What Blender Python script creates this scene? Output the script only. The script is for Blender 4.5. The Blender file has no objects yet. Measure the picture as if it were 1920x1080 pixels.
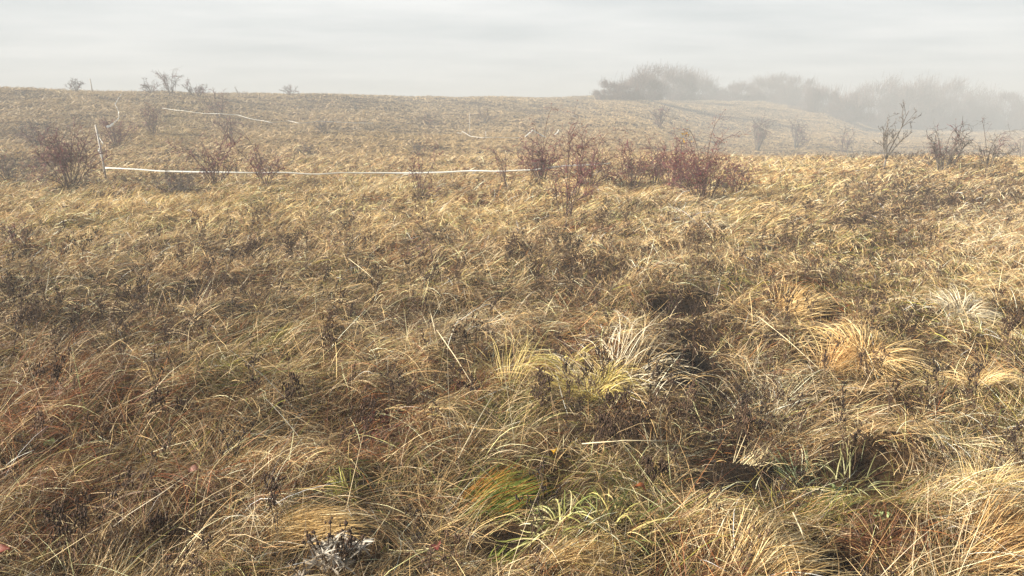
import bpy, math, random
import numpy as np
R = math.radians
S = bpy.context.scene
COL = S.collection

# ------------------------------------------------------------------ camera
F, CX, CY, PITCH, EYE = 1450.0, 960.0, 540.0, R(12.6), 1.6
cam = bpy.data.cameras.new('camera'); co = bpy.data.objects.new('camera', cam); COL.objects.link(co)
cam.sensor_width = 36; cam.lens = F / 1920 * 36; cam.clip_start = 0.05; cam.clip_end = 3000
co.location = (0, 0, EYE); co.rotation_euler = (R(90) - PITCH, 0, 0)
S.camera = co
S.view_settings.view_transform = 'Standard'; S.view_settings.look = 'None'
S.view_settings.exposure = 1.40; S.view_settings.gamma = 1.0
# ------------------------------------------------------------------ sun and sky
SUN_EL, SUN_AZ = R(27), R(-104)           # azimuth clockwise from +Y: low sun from the left, a little behind
sun = bpy.data.lights.new('sun', 'SUN'); so = bpy.data.objects.new('sun', sun); COL.objects.link(so)
sun.energy = 5.0; sun.angle = R(0.8); sun.color = (1.0, 0.925, 0.79)
so.rotation_euler = (R(90) - SUN_EL, 0, -SUN_AZ + math.pi)
so.location = (-20, -5, 20)
w = bpy.data.worlds.new('World'); S.world = w; w.use_nodes = True
nt = w.node_tree; nt.nodes.clear()
def nd(t, tree=None, **k):
    n = (tree or nt).nodes.new(t)
    for a, b in k.items(): setattr(n, a, b)
    return n
sky = nd('ShaderNodeTexSky', sky_type='NISHITA', sun_disc=False, sun_elevation=SUN_EL, sun_rotation=SUN_AZ)
sky.air_density = 1.5; sky.dust_density = 3.0
bg1 = nd('ShaderNodeBackground'); bg1.inputs[1].default_value = 0.05
nt.links.new(sky.outputs[0], bg1.inputs[0])
# thin streaky cloud sheet: noise on a plane above (direction divided by its height)
tc = nd('ShaderNodeTexCoord'); sep = nd('ShaderNodeSeparateXYZ'); nt.links.new(tc.outputs['Generated'], sep.inputs[0])
add = nd('ShaderNodeMath', operation='ADD'); add.inputs[1].default_value = 0.06; nt.links.new(sep.outputs[2], add.inputs[0])
mx = nd('ShaderNodeMath', operation='MAXIMUM'); mx.inputs[1].default_value = 0.03; nt.links.new(add.outputs[0], mx.inputs[0])
dv = nd('ShaderNodeVectorMath', operation='DIVIDE'); cmb = nd('ShaderNodeCombineXYZ')
for i in range(3): nt.links.new(mx.outputs[0], cmb.inputs[i])
nt.links.new(tc.outputs['Generated'], dv.inputs[0]); nt.links.new(cmb.outputs[0], dv.inputs[1])
mp = nd('ShaderNodeMapping'); mp.inputs['Scale'].default_value = (0.38, 0.58, 1); mp.inputs['Rotation'].default_value = (0, 0, R(-12)); mp.inputs['Location'].default_value = (3.1, 1.7, 0)
nt.links.new(dv.outputs[0], mp.inputs[0])
nz = nd('ShaderNodeTexNoise'); nz.inputs['Scale'].default_value = 1.6; nz.inputs['Detail'].default_value = 5; nz.inputs['Roughness'].default_value = 0.55
nt.links.new(mp.outputs[0], nz.inputs[0])
rmp = nd('ShaderNodeValToRGB'); rmp.color_ramp.elements[0].position = 0.31; rmp.color_ramp.elements[1].position = 0.69
rmp.color_ramp.elements[0].color = (0.255, 0.278, 0.296, 1); rmp.color_ramp.elements[1].color = (0.388, 0.396, 0.402, 1)
nt.links.new(nz.outputs[0], rmp.inputs[0])
bg2 = nd('ShaderNodeBackground'); bg2.inputs[1].default_value = 1.0; nt.links.new(rmp.outputs[0], bg2.inputs[0])
mr = nd('ShaderNodeMapRange'); mr.inputs[1].default_value = 0.16; mr.inputs[2].default_value = 0.42; mr.inputs[3].default_value = 0.95; mr.inputs[4].default_value = 0.05
nt.links.new(sep.outputs[2], mr.inputs[0])
mix = nd('ShaderNodeMixShader'); nt.links.new(mr.outputs[0], mix.inputs[0]); nt.links.new(bg1.outputs[0], mix.inputs[1]); nt.links.new(bg2.outputs[0], mix.inputs[2])
out = nd('ShaderNodeOutputWorld'); nt.links.new(mix.outputs[0], out.inputs[0])
# ------------------------------------------------------------------ render
S.cycles.use_denoising = True
S.cycles.volume_bounces = 2; S.cycles.max_bounces = 8; S.cycles.diffuse_bounces = 2; S.cycles.transmission_bounces = 4
S.cycles.use_fast_gi = False

rng = np.random.default_rng(11); random.seed(11)
# ================================================================== terrain
def s_of_py(py): return np.tan(np.arctan((CY - py) / F) - PITCH)      # (z-EYE)/Y seen on pixel row py
def far(Y): return np.where(np.asarray(Y) > 25, 25+(np.asarray(Y)-25.)*1.42, Y)   # depths beyond the first crest
def u_of_px(px): return (px - CX) / F * 0.976
COLS = [  # pixel column, (depth m, pixel row) pairs of the ground's profile
 (-400, [(22,325),(28,283),(35,232),(42,190),(48,160),(60,166),(90,190),(400,212)]),
 (0,    [(22,325),(28,285),(35,235),(42,195),(48,167),(60,172),(90,195),(400,213)]),
 (300,  [(22,325),(30,275),(38,232),(46,198),(54,174),(68,178),(120,200),(400,214)]),
 (600,  [(22,325),(30,285),(40,245),(52,212),(64,179),(74,181),(110,195),(400,214)]),
 (900,  [(22,327),(30,292),(40,262),(52,235),(65,210),(80,182),(100,186),(160,200),(400,214)]),
 (1150, [(20,335),(26,308),(36,280),(50,250),(70,217),(95,186),(112,182),(140,187),(200,203),(400,214)]),
 (1400, [(17,348),(22,318),(26,303),(34,311),(60,286),(82,258),(102,226),(124,198),(142,189),(165,190),(240,204),(400,216)]),
 (1535, [(19,330),(24,305),(33,314),(62,287),(88,258),(110,232),(132,209),(150,203),(175,204),(240,212),(400,218)]),
 (1650, [(20,318),(23,307),(32,317),(65,289),(95,262),(125,247),(150,239),(190,237),(400,222)]),
 (1920, [(17,328),(21,308),(32,321),(65,289),(100,262),(135,248),(160,242),(200,240),(400,224)]),
 (2400, [(17,325),(21,305),(32,321),(65,289),(100,262),(135,248),(160,242),(200,240),(400,224)]),
]
def pchip(x, y, q):
    h = np.diff(x); d = np.diff(y) / h; m = np.zeros_like(y)
    for i in range(1, len(x) - 1):
        if d[i-1] * d[i] > 0:
            w1, w2 = 2*h[i] + h[i-1], h[i] + 2*h[i-1]; m[i] = (w1 + w2) / (w1/d[i-1] + w2/d[i])
    m[0] = d[0]; m[-1] = d[-1]
    k = np.clip(np.searchsorted(x, q) - 1, 0, len(x) - 2); t = np.clip((q - x[k]) / h[k], 0, 1)
    return (2*t**3-3*t**2+1)*y[k] + (t**3-2*t**2+t)*h[k]*m[k] + (-2*t**3+3*t**2)*y[k+1] + (t**3-t**2)*h[k]*m[k+1]
YQ = np.concatenate([np.linspace(0, 30, 301), np.linspace(30.5, 420, 780)])
CU = np.array([u_of_px(c[0]) for c in COLS]); ZT = []
for c, pts in COLS:
    y = [0, 6, 11.]; z = [0, 0, 0.]
    for Y, p in pts:
        Y = min(float(far(Y)), 420.) if Y < 400 else 420.
        y.append(Y); z.append(EYE + Y * float(s_of_py(p)))
    ZT.append(pchip(np.array(y), np.array(z), YQ))
ZT = np.array(ZT)
NG = rng.random((256, 256))
def vnoise(x, y):
    xi = np.floor(x).astype(np.int64); yi = np.floor(y).astype(np.int64); fx = x - xi; fy = y - yi
    fx = fx*fx*(3-2*fx); fy = fy*fy*(3-2*fy); a = lambda i, j: NG[(xi+i) & 255, (yi+j) & 255]
    return (a(0,0)*(1-fx)+a(1,0)*fx)*(1-fy) + (a(0,1)*(1-fx)+a(1,1)*fx)*fy
def fbm(x, y, o=4, s=0.0):
    r = 0; a = .5; n = 0
    for i in range(o):
        r = r + a*vnoise(x*2**i + 17.3*i + s, y*2**i - 9.1*i + s*1.7); n += a; a *= .5
    return r / n
def base_z(X, Y):
    Yc = np.clip(Y, 0, 419.9); u = np.clip(np.where(Y > 0.5, X / np.maximum(Y, .5), 0), CU[0], CU[-1])
    k = np.clip(np.searchsorted(CU, u) - 1, 0, len(CU) - 2); t = (u - CU[k]) / (CU[k+1] - CU[k]); t = t*t*(3-2*t)
    f = np.interp(Yc, YQ, np.arange(len(YQ))); i = np.clip(f.astype(int), 0, len(YQ) - 2); g = f - i
    zz = lambda kk: ZT[kk, i]*(1-g) + ZT[kk, i+1]*g
    return zz(k)*(1-t) + zz(k+1)*t
def project(X, Y, Z):
    zc = Y*math.cos(PITCH) - (Z-EYE)*math.sin(PITCH); yc = (Z-EYE)*math.cos(PITCH) + Y*math.sin(PITCH)
    zc = np.maximum(zc, .05); return CX + F*X/zc, CY - F*yc/zc
def at_base(px, py):
    v = (CY - py) / F; s = math.tan(math.atan(v) - PITCH); u = (px-CX)/F*(math.cos(PITCH) - s*math.sin(PITCH))
    Y = np.concatenate([np.arange(1.2, 12, .02), np.arange(12, 60, .05), np.arange(60, 415, .25)])
    d = EYE + s*Y - base_z(u*Y, Y); k = np.argmax(d <= 0) if (d <= 0).any() else int(np.argmin(d))
    return float(u*Y[k]), float(Y[k])
# bumps and hollows of the near ground (pixel x, pixel y, radius m, height m)
BUMPS = []
for px, py, rad, hgt in [(1190,690,.30,.16),(1290,690,.24,-.10),(1275,578,.35,-.08),(1420,1035,.30,.14),(1530,1070,.22,-.12),(1610,905,.26,-.18),(1670,840,.3,.10),
     (1380,900,.28,.06),(1650,1010,.2,.08),(1850,1000,.35,.10),(950,1030,.18,-.09),(560,990,.3,.10),(860,650,.4,.10),(600,640,.4,.10),(300,760,.4,.07),(230,930,.3,.06),
     (1600,670,.3,.07),(1480,575,.3,.08),(1130,770,.3,-.06),(700,830,.22,-.06),(1100,1050,.25,.08),(1790,590,.4,.12),(1640,345,1.2,-.12)]:
    x, y = at_base(px, py); BUMPS.append((x, y, rad, hgt))
def raw_z(X, Y):
    d = np.hypot(X, Y)
    z = base_z(X, Y) + (fbm(X*.55, Y*.55, 3) - .5)*.26*np.clip(d/6, .25, 1) + (fbm(X*2.1+40, Y*2.1, 2) - .5)*.24 + (fbm(X*.12+9, Y*.12, 2) - .5)*.5*np.clip((d-20)/30, 0, 1)
    for bx, by, r, h in BUMPS: z = z + h*np.exp(-((X-bx)**2 + (Y-by)**2)/(r*r))
    return z
RN, AN = 560, 1440
RR = np.exp(np.linspace(math.log(.35), math.log(420), RN)); LR0, LRD = math.log(.35), (math.log(420)-math.log(.35))/(RN-1)
AA = np.linspace(-math.pi, math.pi, AN, endpoint=False)
GX = RR[:, None]*np.sin(AA)[None]; GY = RR[:, None]*np.cos(AA)[None]
GZ = raw_z(GX, GY)
def zt(X, Y):
    r = np.clip(np.hypot(X, Y), .351, 419); a = (np.arctan2(X, Y) + math.pi)/(2*math.pi)*AN
    fr = (np.log(r)-LR0)/LRD; i = np.clip(fr.astype(int), 0, RN-2); g = fr-i; j = np.floor(a).astype(int); h = a-j; j0 = j % AN; j1 = (j+1) % AN
    return (GZ[i,j0]*(1-h)+GZ[i,j1]*h)*(1-g) + (GZ[i+1,j0]*(1-h)+GZ[i+1,j1]*h)*g
def at(px, py):
    v = (CY - py) / F; s = math.tan(math.atan(v) - PITCH); u = (px-CX)/F*(math.cos(PITCH) - s*math.sin(PITCH))
    Y = np.concatenate([np.arange(1.2, 12, .01), np.arange(12, 60, .04), np.arange(60, 415, .2)])
    d = EYE + s*Y - zt(u*Y, Y); k = int(np.argmax(d <= 0)) if (d <= 0).any() else int(np.argmin(d))
    return np.array([u*Y[k], Y[k], float(zt(np.array([u*Y[k]]), np.array([Y[k]]))[0])])
def depth(p): return p[1]*math.cos(PITCH) - (p[2]-EYE)*math.sin(PITCH)

# ================================================================== helpers
def srgb(r, g, b):
    c = np.array([r, g, b])/255.; return np.where(c <= .04045, c/12.92, ((c+.055)/1.055)**2.4)
def build(name, V, quads=None, tris=None, mat=None, parent=None, col=None, smooth=False):
    me = bpy.data.meshes.new(name)
    nq = 0 if quads is None else len(quads); ntr = 0 if tris is None else len(tris)
    me.vertices.add(len(V)); me.vertices.foreach_set('co', np.asarray(V, np.float32).ravel())
    li = np.concatenate(([np.asarray(quads, np.int32).ravel()] if nq else []) + ([np.asarray(tris, np.int32).ravel()] if ntr else []))
    me.loops.add(len(li)); me.loops.foreach_set('vertex_index', li)
    st = np.concatenate([np.arange(nq, dtype=np.int32)*4, nq*4 + np.arange(ntr, dtype=np.int32)*3])
    me.polygons.add(nq+ntr); me.polygons.foreach_set('loop_start', st)
    if smooth: me.polygons.foreach_set('use_smooth', np.ones(nq+ntr, bool))
    if col is not None:
        a = me.attributes.new('Col', 'FLOAT_COLOR', 'POINT'); c = np.ones((len(V), 4), np.float32); c[:, :3] = col; a.data.foreach_set('color', c.ravel())
    me.update(calc_edges=True)
    if mat: me.materials.append(mat)
    o = bpy.data.objects.new(name, me); COL.objects.link(o)
    if parent: o.parent = parent
    return o
def thing(name, label, cat, loc, group=None):
    o = bpy.data.objects.new(name, None); COL.objects.link(o); o.empty_display_size = .2
    o.location = loc; o['label'] = label; o['category'] = cat
    if group: o['group'] = group
    return o
def tag(o, label, cat, group=None):
    o['label'] = label; o['category'] = cat
    if group: o['group'] = group
    return o
def material(name, color=None, rough=.7, spec=.3, transl=0.0, attr=False, vary=0.0, scale=30.0, color2=None):
    m = bpy.data.materials.new(name); m.use_nodes = True; t = m.node_tree; t.nodes.clear()
    o = nd('ShaderNodeOutputMaterial', t); p = nd('ShaderNodeBsdfPrincipled', t)
    p.inputs['Roughness'].default_value = rough; p.inputs['Specular IOR Level'].default_value = spec
    src = None
    if attr:
        a = nd('ShaderNodeAttribute', t); a.attribute_name = 'Col'; src = a.outputs['Color']
    elif color2 is not None:
        tcn = nd('ShaderNodeTexCoord', t); n = nd('ShaderNodeTexNoise', t); n.inputs['Scale'].default_value = scale; n.inputs['Detail'].default_value = 4
        t.links.new(tcn.outputs['Object'], n.inputs[0]); r = nd('ShaderNodeValToRGB', t)
        r.color_ramp.elements[0].position = .35; r.color_ramp.elements[1].position = .65
        r.color_ramp.elements[0].color = (*color, 1); r.color_ramp.elements[1].color = (*color2, 1)
        t.links.new(n.outputs[0], r.inputs[0]); src = r.outputs[0]
    if src is not None: t.links.new(src, p.inputs['Base Color'])
    else: p.inputs['Base Color'].default_value = (*color, 1)
    if transl > 0:
        tr = nd('ShaderNodeBsdfTranslucent', t); mxs = nd('ShaderNodeMixShader', t); mxs.inputs[0].default_value = transl
        if src is not None: t.links.new(src, tr.inputs[0])
        else: tr.inputs[0].default_value = (*color, 1)
        t.links.new(p.outputs[0], mxs.inputs[1]); t.links.new(tr.outputs[0], mxs.inputs[2]); t.links.new(mxs.outputs[0], o.inputs[0])
    else: t.links.new(p.outputs[0], o.inputs[0])
    return m
M_GRASS = material('dry grass blades', rough=.5, spec=.35, transl=.16, attr=True)
M_TWIG = material('tinted twigs', rough=.75, spec=.2, attr=True)
M_STEM = material('shrub bark', srgb(74,58,52), .85, .2, color2=srgb(112,92,82), scale=12)
M_GREYSTEM = material('grey bark', srgb(84,78,72), .85, .2, color2=srgb(120,112,104), scale=12)
M_HIP = material('rose hip skin', srgb(120,22,24), .4, .4)
M_YLEAF = material('yellow leaves', srgb(222,180,40), .6, .2, transl=.3, color2=srgb(200,150,40), scale=9)
M_TAPE = material('white plastic tape', srgb(232,232,228), .4, .4, transl=.25)
M_POST = material('weathered grey stake', srgb(150,143,136), .8, .2, color2=srgb(190,184,176), scale=9)
M_SEED = material('dry seed heads', srgb(50,39,33), .85, .15, color2=srgb(84,66,54), scale=25)
M_WEED = material('dead weed stems', srgb(72,58,46), .8, .2, color2=srgb(105,86,66), scale=18)
M_WHITE = material('bleached thistle leaves', srgb(208,200,186), .6, .3, color2=srgb(146,134,118), scale=20, transl=.15)

# ================================================================== ground
def ground_mat():
    m = bpy.data.materials.new('dry thatch soil'); m.use_nodes = True; t = m.node_tree
    p = t.nodes['Principled BSDF']; p.inputs['Roughness'].default_value = .95; p.inputs['Specular IOR Level'].default_value = .1
    g = nd('ShaderNodeNewGeometry', t)
    n1 = nd('ShaderNodeTexNoise', t); n1.inputs['Scale'].default_value = .35; n1.inputs['Detail'].default_value = 6
    n2 = nd('ShaderNodeTexNoise', t); n2.inputs['Scale'].default_value = 26; n2.inputs['Detail'].default_value = 5
    for n in (n1, n2): t.links.new(g.outputs['Position'], n.inputs[0])
    r1 = nd('ShaderNodeValToRGB', t); e = r1.color_ramp.elements; e[0].position = .38; e[1].position = .62
    e[0].color = (*srgb(56,42,28), 1); e[1].color = (*srgb(82,62,40), 1)
    r2 = nd('ShaderNodeValToRGB', t); e = r2.color_ramp.elements; e[0].position = .35; e[1].position = .7
    e[0].color = (.3, .28, .26, 1); e[1].color = (1, 1, 1, 1)
    mm = nd('ShaderNodeMix', t, data_type='RGBA', blend_type='MULTIPLY'); mm.inputs[0].default_value = 1
    t.links.new(n1.outputs[0], r1.inputs[0]); t.links.new(n2.outputs[0], r2.inputs[0])
    t.links.new(r1.outputs[0], mm.inputs[6]); t.links.new(r2.outputs[0], mm.inputs[7]); m2 = nd('ShaderNodeMix', t, data_type='RGBA', blend_type='MULTIPLY'); m2.inputs[0].default_value = 1; at_ = nd('ShaderNodeAttribute', t); at_.attribute_name = 'Col'; t.links.new(mm.outputs[2], m2.inputs[6]); t.links.new(at_.outputs[0], m2.inputs[7]); t.links.new(m2.outputs[2], p.inputs['Base Color'])
    b = nd('ShaderNodeBump', t); b.inputs['Strength'].default_value = .8; b.inputs['Distance'].default_value = .03
    t.links.new(n2.outputs[0], b.inputs['Height']); t.links.new(b.outputs[0], p.inputs['Normal'])
    return m
# ================================================================== zones of the meadow
ZD = [(1750,375,120,40,.8),(1660,490,130,40,.6),(1560,545,110,40,.6),(1700,620,110,40,.4),(1580,420,80,35,.6),(1480,470,70,30,.5),(1370,535,90,28,.8),(1290,600,80,35,.9),(1290,760,90,40,.7),(1380,830,110,50,.8),(1460,900,120,50,.5),(480,470,170,40,.8),(150,600,230,90,.6),(400,560,200,60,.5),(760,570,140,70,.45),(1060,520,150,60,.9),(1130,440,130,35,.6),(800,470,70,35,.6),
      (1310,470,30,30,.8),(1660,395,130,55,.85),(1860,380,90,45,.6),(1270,620,80,60,.9),(1470,610,100,50,.35),(60,250,90,25,.8),(60,320,80,28,.7),(330,345,55,18,.9),
      (200,350,130,18,.6),(650,195,330,18,.55),(860,225,180,16,.4),(330,185,110,14,.6),(1500,287,240,16,.5),(430,200,90,30,.5),(1700,330,60,12,.5),(1840,335,90,16,.6),(1130,800,110,45,.6),(240,470,80,40,.4),(40,520,80,60,.4)]
ZG = [(300,400,320,45,.8),(700,258,220,22,.6),(600,385,280,45,.6),(960,400,220,40,.5),(1450,350,150,45,.7),(860,272,220,22,.7),(1500,330,120,16,.6),(1600,650,90,35,.6),(1480,570,80,30,.5),(200,400,150,40,.6)]
ZN = [(490,645,45,22,1.),(930,930,75,40,1.),(1110,935,130,55,.8),(950,780,100,45,.6),(310,225,60,35,.6),(1380,540,45,22,.6),(660,900,70,30,.5),(1560,950,130,45,.8),(1160,1060,80,25,.7),(400,700,100,40,.4),(1600,470,120,40,.35),(1700,560,150,60,.3),(560,720,60,25,.4)]
ZP = [(1860,430,110,75,.35),(1460,745,110,45,.8),(550,985,90,45,.8),(1800,585,60,25,.8),(1110,1045,90,35,.8),(1830,940,110,120,.6),(860,615,120,25,.5),(1290,400,60,40,.4)]
ZR = [(700,810,110,70,.8),(150,780,250,110,.6),(1650,1005,85,40,1.),(330,930,250,90,.4),(1480,540,60,25,.6),(60,720,100,60,.5),(1400,860,70,40,.7),(1080,660,80,50,.5),(860,740,60,40,.6)]
ZT_ = [(1750,400,110,60,.5),(1300,600,110,60,.9),(1330,760,120,80,.9),(1400,880,110,60,.8),(1560,420,110,50,.8),(1640,640,330,240,1.),(1500,470,160,70,.5),(1120,800,160,60,.4)]
ZC = [(1115,705,50,40,.8),(1180,670,50,35,.5),(622,1040,75,50,.85),(155,1015,45,55,.7),(708,825,45,40,.8),(1090,965,110,55,.75),(1160,810,80,50,.7),(883,650,40,30,.8),(900,940,60,30,.6),(1600,925,90,40,.7),(1650,1020,60,35,.6),(1050,665,60,40,.5),(95,840,25,20,.6),(1490,1050,70,40,.7)]
ZB = [(1275,577,52,18,1.2),(1290,694,62,34,1.3),(1520,1064,78,36,1.4),(1370,895,80,40,1.),(1615,880,70,36,1.1),(960,1032,58,36,1.2),(1300,640,50,25,.5),(1440,640,60,12,.5)]
def blob(px, py, L):
    r = np.zeros_like(px)
    for x, y, a, b, s in L: r = np.maximum(r, s*np.exp(-(((px-x)/a)**2 + ((py-y)/b)**2)))
    return r
def zones(X, Y):
    px, py = project(X, Y, zt(X, Y)); ok = Y > 1.0
    z = {k: np.where(ok, blob(px, py, L), 0) for k, L in (('d',ZD),('g',ZG),('n',ZN),('p',ZP),('r',ZR),('s',ZB),('t',ZT_))}; z['b'] = np.maximum(z['s'], np.where(ok, blob(px, py, ZC), 0))
    n = fbm(X*.8, Y*.8, 4, 3.); n2 = fbm(X*.35+50, Y*.35, 4, 8.)
    z['d'] = np.clip(z['d']*(.35+1.3*n) + .9*np.clip(n2-.56, 0, 1)*2 + np.clip((Y-24)/15, 0, 1)*np.clip(fbm(X*.12+31, Y*.10, 4, 5.)-.50, 0, 1)*3.2, 0, 1)
    z['n'] = np.clip(z['n']*(.4+1.2*n2) + np.clip(fbm(X*1.1-30, Y*1.1, 3)-.6, 0, 1)*1.1, 0, 1)
    z['r'] = np.clip(z['r']*(.4+1.2*n) + np.clip(fbm(X*1.5+70, Y*1.5, 3)-.6, 0, 1)*2, 0, 1)
    return z
gi = np.arange(RN*AN).reshape(RN, AN)
q = np.stack([gi[:-1], gi[1:], np.roll(gi[1:], -1, 1), np.roll(gi[:-1], -1, 1)], -1).reshape(-1, 4)
gv = np.stack([GX, GY, GZ], -1).reshape(-1, 3); gv = np.vstack([gv, [[0, 0, float(GZ[0].mean())]]])
tri = np.stack([gi[0], np.roll(gi[0], -1), np.full(AN, RN*AN)], -1)
soil = np.clip(zones(gv[:, 0], gv[:, 1])['s'], 0, 1)
ground = build('ground', gv, q, tri, ground_mat(), col=(1-.72*soil)[:, None]*np.ones((1, 3)), smooth=True); ground['kind'] = 'structure'

PAL = {  # sunlit-free base colours of the blades
 's': [srgb(*c) for c in ((217,189,142),(203,172,121),(227,206,165),(184,152,106),(212,181,129),(150,116,78))],
 'g': [srgb(*c) for c in ((220,190,132),(210,174,114),(228,202,148),(200,166,110))],
 'p': [srgb(*c) for c in ((226,208,174),(216,196,164),(232,218,188),(200,180,146))],
 'd': [srgb(*c) for c in ((112,92,70),(92,74,58),(132,110,86),(84,70,60))],
 'n': [srgb(*c) for c in ((112,116,48),(134,128,56),(92,104,40),(150,136,66))],
 'r': [srgb(*c) for c in ((140,84,46),(120,64,36),(158,102,56),(100,56,34))],
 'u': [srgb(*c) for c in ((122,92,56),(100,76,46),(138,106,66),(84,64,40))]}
def pick(kind, n): P = np.array(PAL[kind]); return P[rng.integers(0, len(P), n)]
def zone_colour(z, n, under):
    c = pick('s', n)
    def over(k, p):
        m = rng.random(n) < p; c[m] = pick(k, int(m.sum()))
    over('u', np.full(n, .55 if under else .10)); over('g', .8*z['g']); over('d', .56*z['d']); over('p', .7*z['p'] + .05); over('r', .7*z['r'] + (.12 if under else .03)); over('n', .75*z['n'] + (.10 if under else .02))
    return c * np.exp(rng.normal(size=(n, 1))*.30)*(.55 if under else 1.)  # under layer darkened in colour, painting deeper shade between the blades
# ------------------------------------------------------------------ vectorised blades
def blades(x, y, az, e0, e1, L, W, K=4, curl=0., h0=0., p=1., taper=.85, on_ground=True, z0=None):
    n = len(x); t = (np.arange(K)+.5)/K
    el = e0[:, None] + (e1-e0)[:, None]*t[None]**p; hd = az[:, None] + np.asarray(curl).reshape(-1, 1)*t[None]
    st = (L/K)[:, None]; dx = st*np.cos(el)*np.sin(hd); dy = st*np.cos(el)*np.cos(hd); dz = st*np.sin(el)
    c = lambda a, s: np.concatenate([s[:, None], s[:, None] + np.cumsum(a, 1)], 1)
    X = c(dx, x); Y = c(dy, y); H = c(dz, np.zeros(n) + h0)
    if on_ground: H = np.maximum(H, .004 + .015*rng.random((n, 1))); Z = zt(X, Y) + H; Z[:, 0] -= .01
    else: Z = H + (zt(x, y) if z0 is None else z0)[:, None]
    P = np.stack([X, Y, Z], -1); T = np.gradient(P, axis=1); T /= np.linalg.norm(T, axis=-1, keepdims=True) + 1e-9
    Rv = rng.normal(size=(n, 1, 3)); Sd = np.cross(T, np.broadcast_to(Rv, T.shape)); Sd /= np.linalg.norm(Sd, axis=-1, keepdims=True) + 1e-9
    tt = np.arange(K+1)/K; wd = W[:, None]*(.75 + .5*tt - (taper+.25)*tt**2)[None]*.5
    V = np.stack([P - Sd*wd[..., None], P + Sd*wd[..., None]], 2)                     # n, K+1, 2, 3
    b = (np.arange(n)*(K+1)*2)[:, None] + (np.arange(K)*2)[None]
    Q = np.stack([b, b+1, b+3, b+2], -1).reshape(-1, 4)
    return V.reshape(-1, 3), Q
class Pile:
    def __init__(s): s.V = []; s.Q = []; s.T = []; s.C = []; s.n = 0
    def add(s, V, Q=None, C=None, per=None, T=None):
        s.V.append(V)
        if Q is not None and len(Q): s.Q.append(np.asarray(Q) + s.n)
        if T is not None and len(T): s.T.append(np.asarray(T) + s.n)
        if C is not None:
            C = np.asarray(C); s.C.append(np.repeat(C, per, 0) if per else (np.broadcast_to(C, (len(V), 3)) if C.ndim == 1 else C))
        s.n += len(V)
    def build(s, name, mat, parent=None, smooth=False):
        return build(name, np.concatenate(s.V), np.concatenate(s.Q) if s.Q else None, np.concatenate(s.T) if s.T else None, mat, parent, np.concatenate(s.C) if s.C else None, smooth)

WIND = R(62)                       # azimuth the straw leans to (clockwise from +Y): to the right and away
def flow(X, Y): return WIND + (fbm(X*.45+5, Y*.45, 3, 2.) - .5)*3.4
def scatter(y0, y1, dens, umax, n_max):
    """points with density dens(Y) per square metre between depths y0 and y1"""
    ys = np.linspace(y0, y1, 400); pdf = dens(ys)*(2*umax*ys + .8); cdf = np.cumsum(pdf); tot = float(pdf.sum()*(ys[1]-ys[0])); n = int(min(tot, n_max))
    Y = np.interp(rng.random(n)*cdf[-1], cdf, ys); X = (rng.random(n)*2-1)*(umax*Y + .4); return X, Y
def seen(X, Y, margin=.35):
    """drop what the ridge hides"""
    Z = zt(X, Y) + margin; k = np.ones(len(X), bool)
    for f in np.linspace(.3, .97, 24):
        k &= (EYE + (Z-EYE)*f) > zt(X*f, Y*f) - .05
    return X[k], Y[k]
grass = Pile()
def layer(X, Y, kind, nb, K, spread, Lr, Wf, e0r, e1r, wind_w, under=False, hmul=1., bare_cut=.9, curl=.7, pale=0.):
    """tussocks at X,Y with nb blades each"""
    z = zones(X, Y); keep = rng.random(len(X)) > bare_cut*(z['s'] if under else z['b']) + (.25*z['d'] if not under else 0); X = X[keep]; Y = Y[keep]
    n = len(X)*nb; ti = np.repeat(np.arange(len(X)), nb)
    sp = np.broadcast_to(np.asarray(spread(Y)), X.shape)[ti]; ox = rng.normal(size=n)*sp; oy = rng.normal(size=n)*sp; x = X[ti]+ox; y = Y[ti]+oy
    fl = flow(X, Y)[ti] + rng.normal(size=len(X))[ti]*.8
    vx = np.sin(fl)*wind_w + ox/sp*.5 + rng.normal(size=n)*.55; vy = np.cos(fl)*wind_w + oy/sp*.5 + rng.normal(size=n)*.55
    az = np.arctan2(vx, vy); tl = rng.uniform(.75, 1.25, len(X))[ti]
    zz = zones(x, y) if not under or True else None
    L = rng.uniform(*Lr, n)*tl*(1 - .45*zz['d'])*(1+.25*zz['p'])*np.clip(1-.8*zz['b'], .2, 1)*(1-.5*zz['t'])*hmul
    W = Wf(y)*rng.uniform(.6, 1.3, n)
    te = rng.normal(size=len(X))[ti]*R(8)
    e0 = rng.uniform(*e0r, n) + te; e1 = rng.uniform(*e1r, n) + te
    tipz = zones(x+np.sin(az)*L*.75, y+np.cos(az)*L*.75)['b']; kk = (rng.random(n) > 1.1*np.maximum(tipz, zz['b'])) | (under & (zz['s'] < .3))
    x, y, az, e0, e1, L, W, ti = (a_[kk] for a_ in (x, y, az, e0, e1, L, W, ti)); zz = {a_: b_[kk] for a_, b_ in zz.items()}; n = len(x)
    V, Q = blades(x, y, az, e0, e1, L, W, K, curl=rng.normal(size=n)*curl, p=rng.uniform(.6, 1.4, (n, 1)))
    zz['p'] = np.clip(zz['p'] + pale, 0, 1); far_ = np.clip((y-22)/16, 0, 1); zz['d'] = np.clip(zz['d'] + .22*far_*(1-zz['g']), 0, 1); zz['p'] = zz['p']*(1-far_); c = (1-.16*far_)[:, None]*zone_colour(zz, n, under)*np.exp(rng.normal(size=(len(X), 1))*.20)[ti]; cm = c.mean(0); c = c + (cm*(1-.25*zz['d'])[:, None]-c)*(.65*far_)[:, None]
    grass.add(V, Q, np.clip(c, .01, .9), per=(K+1)*2)
UM = .95
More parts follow.
